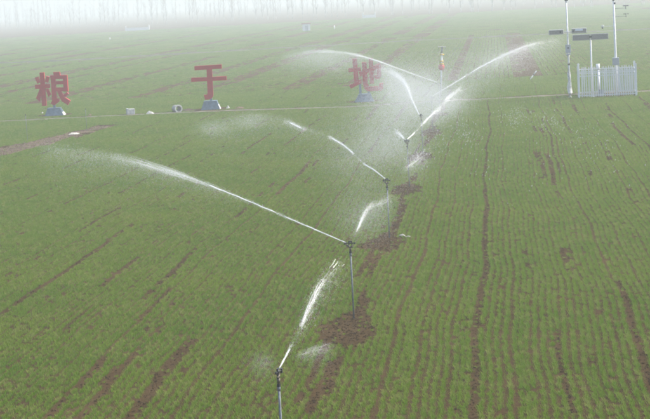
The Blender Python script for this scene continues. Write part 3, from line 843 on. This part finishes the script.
pB = fpos(0.76, 0.35)
t = thing('display_pole', 'white pole carrying a wide two part display bar', 'display pole', pB, FRZ)
MB().tube([(0,0,-0.05),(0,0,3.3)], [0.055,0.045], 14).build('pole', M['white'], t, True)
MB().box(-0.14,0.14,-0.14,0.14,-0.02,0.03,0.005).build('foot_plate', M['grey_box'], t)
for xa, xb in ((-1.0, -0.012), (0.012, 1.0)):
    h = MB().box(xa, xb, -0.13, -0.048, 3.23, 3.57, 0.01).build('display_panel', M['housing'], t)
    MB().box(xa+0.035, xb-0.035, -0.140, -0.133, 3.265, 3.535).build('screen', M['panel'], h)
MB().box(-0.07,0.09,-0.165,-0.142,3.36,3.46,0.005).build('joint_bracket', M['dark'], t)

pC = fpos(2.12, 0.30)
t = thing('weather_pole', 'tallest white weather pole with sensor arms inside the fence', 'weather pole', pC, FRZ)
MB().tube([(0,0,-0.05),(0,0,2.0),(0,0,5.35)], [0.085,0.075,0.05], 14).build('pole', M['white'], t, True)
bx = MB().box(-0.19,0.19,-0.26,-0.06,1.76,2.18,0.012).build('logger_box', M['grey_box'], t)
MB().box(-0.15,0.15,-0.268,-0.262,1.80,2.14).build('box_door', M['grey_box'], bx)
MB().tube([(0,0,3.95),(-0.62,-0.02,3.95)], 0.014, 6).build('sensor_arm', M['white'], t, True)
rs = MB()
for k in range(4): rs.tube([(-0.66,-0.02,3.90+k*0.035),(-0.66,-0.02,3.92+k*0.035)], [0.10,0.075], 12)
rs.build('radiation_shield', M['white'], t, True)
MB().sphere((-0.66,-0.02,3.875), 0.05).build('sensor_tip', M['dark'], t, True)
for z in (4.92, 4.46):
    MB().tube([(0,0,z),(0.68,0,z)], 0.013, 6).build('wind_arm', M['steel'], t, True)
    MB().tube([(0.66,0,z-0.06),(0.66,0,z+0.12)], [0.02,0.015], 8).build('wind_sensor', M['steel'], t, True)
MB().box(0.5,0.82,-0.005,0.005,5.02,5.07).build('wind_vane', M['steel'], t)
cups = MB()
for k in range(3):
    a = k*2.094+0.4; cups.tube([(0.66,0,4.59),(0.66+0.12*math.cos(a),0.12*math.sin(a),4.59)], 0.006, 5); cups.sphere((0.66+0.13*math.cos(a),0.13*math.sin(a),4.59), 0.03)
cups.build('anemometer_cups', M['dark'], t, True)
MB().sphere((-0.02,-0.05,5.43), 0.075).sphere((0.05,-0.02,5.22), 0.06).build('dome_camera', M['dark'], t, True)
MB().box(-0.05,0.05,-0.05,0.05,5.33,5.38).build('top_cap', M['white'], t)

pD = fpos(1.12, 2.1)
t = thing('rain_gauge', 'short white post with a rain gauge inside the picket fence', 'rain gauge', pD, FRZ)
MB().tube([(0,0,-0.03),(0,0,1.45)], 0.075, 12).build('post', M['white'], t, True)
MB().tube([(0,0,1.44),(0,0,1.52),(0,0,1.78)], [0.08,0.11,0.11], 14).build('gauge_can', M['white'], t, True)
o = MB().box(-0.16,0.16,-0.12,0.12,0.0,0.34,0.012).build('ground_box', M['grey_box']); o.location = fpos(1.26, 0.95); o.rotation_euler[2] = FRZ
MB().box(-0.18,0.18,-0.14,0.14,0.342,0.37,0.006).build('lid', M['dark'], o)
tag(o, 'small grey equipment box on the ground inside the picket fence', 'equipment box')

# white pole with red collar (leans a little to the right)
pE = ground(440.5, 98.6)
t = thing('insect_lamp_pole', 'leaning white pole with red collar and yellow rings by the jets', 'pole', pE)
t.rotation_euler = (0, math.radians(4.4), 0)
MB().tube([(0,0,-0.08),(0,0,3.1)], [0.06,0.045], 12).build('pole', M['white'], t, True)
MB().tube([(0,0,1.70),(0,0,1.77),(0,0,1.98),(0,0,2.03)], [0.11,0.17,0.185,0.14], 16).build('red_collar', M['red_plastic'], t, True)
for z, rr in ((2.09, 0.14), (2.24, 0.12), (2.64, 0.15)):
    MB().tube([(0,0,z-0.045),(0,0,z+0.045)], [rr, rr*0.9], 16).build('yellow_ring', M['yellow'], t, True)
MB().box(-0.24,0.24,-0.16,0.16,3.08,3.12,0.008).build('roof_plate', M['housing'], t)
for s in (-1, 1):
    MB().tube([(s*0.2,0,3.08),(s*0.22,0,2.98),(s*0.16,0,2.93)], 0.014, 6).build('hook', M['steel'], t, True)
MB().tube([(0,0,2.72),(0,0,3.07)], [0.06,0.06], 10).build('lamp_tube', M['housing'], t, True)

# ------------------------------------------------------------------ small things by the path
p = ground(131.0, 114.2)
o = MB().box(-0.23,0.23,-0.18,0.18,-0.02,0.33,0.02).build('concrete_block', M['plinth_edge']); o.location = p; o.rotation_euler[2] = 0.25
tag(o, 'white block standing on the path edge between two characters', 'block')
MB().box(-0.26,-0.14,-0.20,0.2,0.0,0.37,0.012).build('end_slab', M['plinth_edge'], o)

def crumpled(name, px, py, lx, ly, h, mat, label, cat, seed):
    R = random.Random(seed); n = 9; vs = []; fs = []
    for j in range(n):
        for i in range(n):
            x = (i/(n-1)-.5); y = (j/(n-1)-.5); e = max(0, 1-(2*math.hypot(x, y))**2)
            vs.append((x*lx*(1+R.uniform(-.12,.12)), y*ly*(1+R.uniform(-.12,.12)), 0.02 + h*e*R.uniform(0.35, 1.0)))
    for j in range(n-1):
        for i in range(n-1): fs.append((j*n+i, j*n+i+1, (j+1)*n+i+1, (j+1)*n+i))
    b = len(vs); rim = [i for i in range(n)] + [j*n+n-1 for j in range(1,n)] + [(n-1)*n+i for i in range(n-2,-1,-1)] + [j*n for j in range(n-2,0,-1)]
    for r in rim: vs.append((vs[r][0], vs[r][1], -0.02))
    for k in range(len(rim)): k2 = (k+1)%len(rim); fs.append((rim[k], b+k, b+k2, rim[k2]))
    fs.append(tuple(b+k for k in range(len(rim))))
    o = MB().add(vs, fs).build(name, mat); o.location = ground(px, py)
    return tag(o, label, cat)
crumpled('plastic_sack', 150, 113.8, 0.48, 0.4, 0.19, M['sack'], 'crumpled white sack on the path beside the concrete pipe', 'sack', 1)
crumpled('plastic_sheet', 74, 134.2, 0.5, 0.8, 0.10, M['concrete'], 'crumpled white plastic sheet lying on the brown track', 'plastic sheet', 2)
crumpled('plastic_bag', 228, 108.6, 0.24, 0.3, 0.2, M['sack'], 'small white bag lying right of the hooked character plinth', 'bag', 3)
crumpled('plastic_bag', 42.5, 113.6, 0.14, 0.2, 0.13, M['sack'], 'tiny white bag left of the many stroke character plinth', 'bag', 4)
for k, (px, py, lx, h, lb) in enumerate([(90, 115.6, 0.22, 0.12, 'small heap of pale soil on the path right of the first plinth'), (213+27, 108.4, 0.6, 0.12, 'low soil heap right of the small white bag'),
                               (188, 110.8, 0.9, 0.14, 'low soil heap between the concrete pipe and a plinth')]):
    crumpled('soil_heap', px, py, lx, 1.0, h, M['track'], lb, 'soil heap', 20+k)

# concrete pipe lying on its side, mouth towards the right front
pp = ground(177, 112.0)
t = thing('concrete_pipe', 'short concrete pipe lying on its side by the path', 'pipe', pp, math.radians(-60))
ro, ri, ln = 0.22, 0.165, 0.5
vs = []; fs = []; n = 24
for (yy, r) in ((-ln/2, ro), (ln/2, ro), (ln/2, ri), (-ln/2, ri)):
    for k in range(n):
        a = 2*math.pi*k/n; vs.append((yy, r*math.cos(a), ro-0.015 + r*math.sin(a)))
for q in range(4):
    for k in range(n):
        k2 = (k+1)%n; q2 = (q+1)%4; fs.append((q*n+k, q*n+k2, q2*n+k2, q2*n+k))
MB().add(vs, fs).build('pipe_wall', M['concrete'], t, False)
rim = []; 
vs = []; fs = []
for (yy, r) in ((ln/2-0.06, ro+0.03), (ln/2+0.03, ro+0.03), (ln/2+0.03, ri+0.01), (ln/2-0.06, ri+0.01)):
    for k in range(n):
        a = 2*math.pi*k/n; vs.append((yy, r*math.cos(a), ro-0.015 + r*math.sin(a)))
for q in range(4):
    for k in range(n):
        k2 = (k+1)%n; q2 = (q+1)%4; fs.append((q*n+k, q*n+k2, q2*n+k2, q2*n+k))
MB().add(vs, fs).build('socket_rim', M['plinth_edge'], t)

# idle riser on the left of the brown track
for (px_, py_, h_, lb_) in ((87, 131, 1.15, 'thin grey pipe standing idle beside the crumpled plastic sheet'), (27.5, 141, 1.3, 'thin grey pipe standing idle where the brown track widens')):
    t = thing('pipe_riser', lb_, 'pipe', ground(px_, py_), 0, 'idle pipes by the brown track')
    t.scale = (1, 1, h_/1.15)
    MB().tube([(0,0,-0.05),(0,0,1.15)], 0.013, 8).build('riser', M['steel'], t, True)
    MB().tube([(0,0,1.15),(0,0,1.22)], [0.02,0.022], 6).build('end_cap', M['dark'], t)

# white pipe leaning out of the brown strip
p = ground(530.0, 79.5)
t = thing('leaning_pipe', 'short white pipe leaning out of the bare brown strip', 'pipe', p); t.rotation_euler = (0, math.radians(40), 0)
MB().tube([(0,0,-0.05),(0,0,0.36)], 0.036, 8).build('lower_pipe', M['white'], t, True)
MB().tube([(0,0,0.36),(0,0,0.44)], 0.03, 8).build('dark_collar', M['dark'], t, True)
MB().tube([(0,0,0.44),(0,0,0.74)], 0.04, 8).build('upper_pipe', M['white'], t, True)

# ------------------------------------------------------------------ far things
p = ground(306.5, 31.0)
t = thing('pump_house', 'tiny white pump house with reddish flat roof in far field', 'pump house', p, 0.1)
MB().box(-0.68,0.68,-0.6,0.6,-0.05,1.30).build('wall', M['white'], t)
MB().box(-0.82,0.82,-0.75,0.75,1.302,1.50).build('roof', new_mat('faded_red_roof', (0.30, 0.10, 0.09), 0.8, noise=0.3, nscale=3), t)
dr = MB().box(-0.28,0.28,-0.63,-0.604,0.0,1.0).build('door', M['grey_box'], t)
MB().box(0.18,0.22,-0.655,-0.632,0.45,0.6).build('handle', M['dark'], dr)

def parapet(pxa, pya, pxb, pyb, label):
    a = ground(pxa, pya); b = ground(pxb, pyb); d = b-a; L_ = d.length
    t = thing('bridge_parapet', label, 'parapet', a, math.atan2(d.y, d.x), 'white parapets at the far ditch')
    MB().box(0, L_, -0.15, 0.15, -0.05, 0.65).build('low_wall', M['white'], t)
    MB().box(-0.05, L_+0.05, -0.2, 0.2, 0.652, 0.74).build('coping', M['white'], t)
    for x in (-0.16, L_+0.16): MB().box(x-0.14, x+0.14, -0.2, 0.2, -0.05, 1.25, 0.02).build('end_post', M['white'], t)
parapet(126.5, 31.0, 148.5, 29.8, 'long white parapet with end posts before the far trees')
parapet(363.5, 18.2, 374.5, 17.6, 'short white parapet in front of the far trees')
for px, py, h, lb in ((334.5, 29.5, 0.75, 'tiny white stake standing alone near the pump house'), (110, 40, 0.5, 'tiny white stake in the far field below the long parapet')):
    t = thing('marker_stake', lb, 'stake', ground(px, py))
    MB().tube([(0,0,-0.05),(0,0,h)], 0.10, 8).build('stake', M['white'], t, True)
    MB().tube([(0,0,h),(0,0,h+0.08)], [0.10,0.03], 8).build('cap', M['red_plastic'], t, True)

# bare roadside trees with limewashed feet
def tree_meshes(k):
    R = random.Random(900+k); H = R.uniform(8.5, 11.5)
    tp = [(0,0,-0.1)]; x = y = 0.0; zs = np.linspace(0, H, 8)
    for z in zs[1:]:
        x += R.gauss(0, 0.06); y += R.gauss(0, 0.06); tp.append((x, y, z))
    rad = [0.10*(1-0.86*z/H) for z in zs]
    tr = MB().tube(tp, rad, 7).mesh('trunk', M['bark'], True)
    ww = MB().tube([tp[0], (tp[0][0]*0.9+tp[1][0]*0.1, tp[0][1], 0.5), (tp[1][0]*0.75, tp[1][1]*0.75, min(1.15, zs[1]))], [0.115, 0.11, 0.10], 8).mesh('limewash', M['whitewash'], True)
    cr = MB()
    for b in range(34):
        z = R.uniform(0.22, 0.97)*H; i = min(int(z/H*7), 6); f = z/H*7-i
        p0 = Vector(tp[i]).lerp(Vector(tp[i+1]), f); a = R.uniform(0, 6.283)
        ln = R.uniform(0.8, 2.4)*(1.15-0.75*z/H); up_ = R.uniform(0.8, 1.9)
        p1 = p0 + Vector((math.cos(a), math.sin(a), up_)).normalized()*ln*0.55
        p2 = p1 + Vector((math.cos(a)*0.6, math.sin(a)*0.6, up_*1.3)).normalized()*ln*0.6
        r = 0.05*(1.1-z/H)+0.012
        cr.tube([p0, p1, p2], [r, r*0.6, 0.008], 3, False)
        for q in range(5):
            s = R.uniform(0.25, 1); q0 = p0.lerp(p1, s*2) if s < 0.5 else p1.lerp(p2, (s-0.5)*2)
            aa = a + R.uniform(-1.2, 1.2); q1 = q0 + Vector((math.cos(aa)*0.5, math.sin(aa)*0.5, R.uniform(0.5, 1.0))).normalized()*R.uniform(0.3, 0.8)
            cr.tube([q0, q1], [0.016, 0.006], 3, False)
    return tr, ww, cr.mesh('crown', M['twig'])
TREES = [tree_meshes(k) for k in range(7)]
def plant_row(pa, pb, spacing, skip, label, group, jy):
    a = ground(*pa); b = ground(*pb); d = b-a; n = int(d.length/spacing)
    for i in range(n):
        if random.random() < skip: continue
        q = a + d*((i+random.uniform(-.6, .6))/n) + Vector((0, random.uniform(-jy, jy), 0))
        t = thing('bare_tree', label, 'tree', q, random.uniform(0, 6.28), group)
        s = random.uniform(0.65, 1.12); t.scale = (s, s, s)
        t.rotation_euler.x = random.gauss(0, .025); t.rotation_euler.y = random.gauss(0, .025)
        for nm, me in zip(('trunk', 'limewash', 'crown'), TREES[random.randrange(7)]): child(nm, me, t)
plant_row((-30, 31.5), (690, 3.5), 2.6, 0.25, 'bare hazy tree with limewashed foot in the front row', 'front row of bare trees far across the field', 1.0)
plant_row((-30, 26.5), (690, -1.0), 3.6, 0.1, 'bare hazy tree standing behind the front row of trees', 'rear row of bare trees far across the field', 5.0)

# ------------------------------------------------------------------ haze
hb = MB().box(-960, 960, -100, 1560, -1.0, 14.8).build('haze', None)
tag(hb, 'pale haze over the whole field', 'haze', kind='stuff')
hm = bpy.data.materials.new('pale_haze'); hm.use_nodes = True
nt = hm.node_tree
for n_ in list(nt.nodes):
    if n_.type == 'BSDF_PRINCIPLED': nt.nodes.remove(n_)
pv = nt.nodes.new('ShaderNodeVolumePrincipled')
pv.inputs['Color'].default_value = (0.80, 0.87, 0.85, 1)
pv.inputs['Density'].default_value = HAZE_DENSITY
pv.inputs['Anisotropy'].default_value = 0.2
nt.links.new(pv.outputs[0], nt.nodes['Material Output'].inputs['Volume'])
hb.data.materials.append(hm)
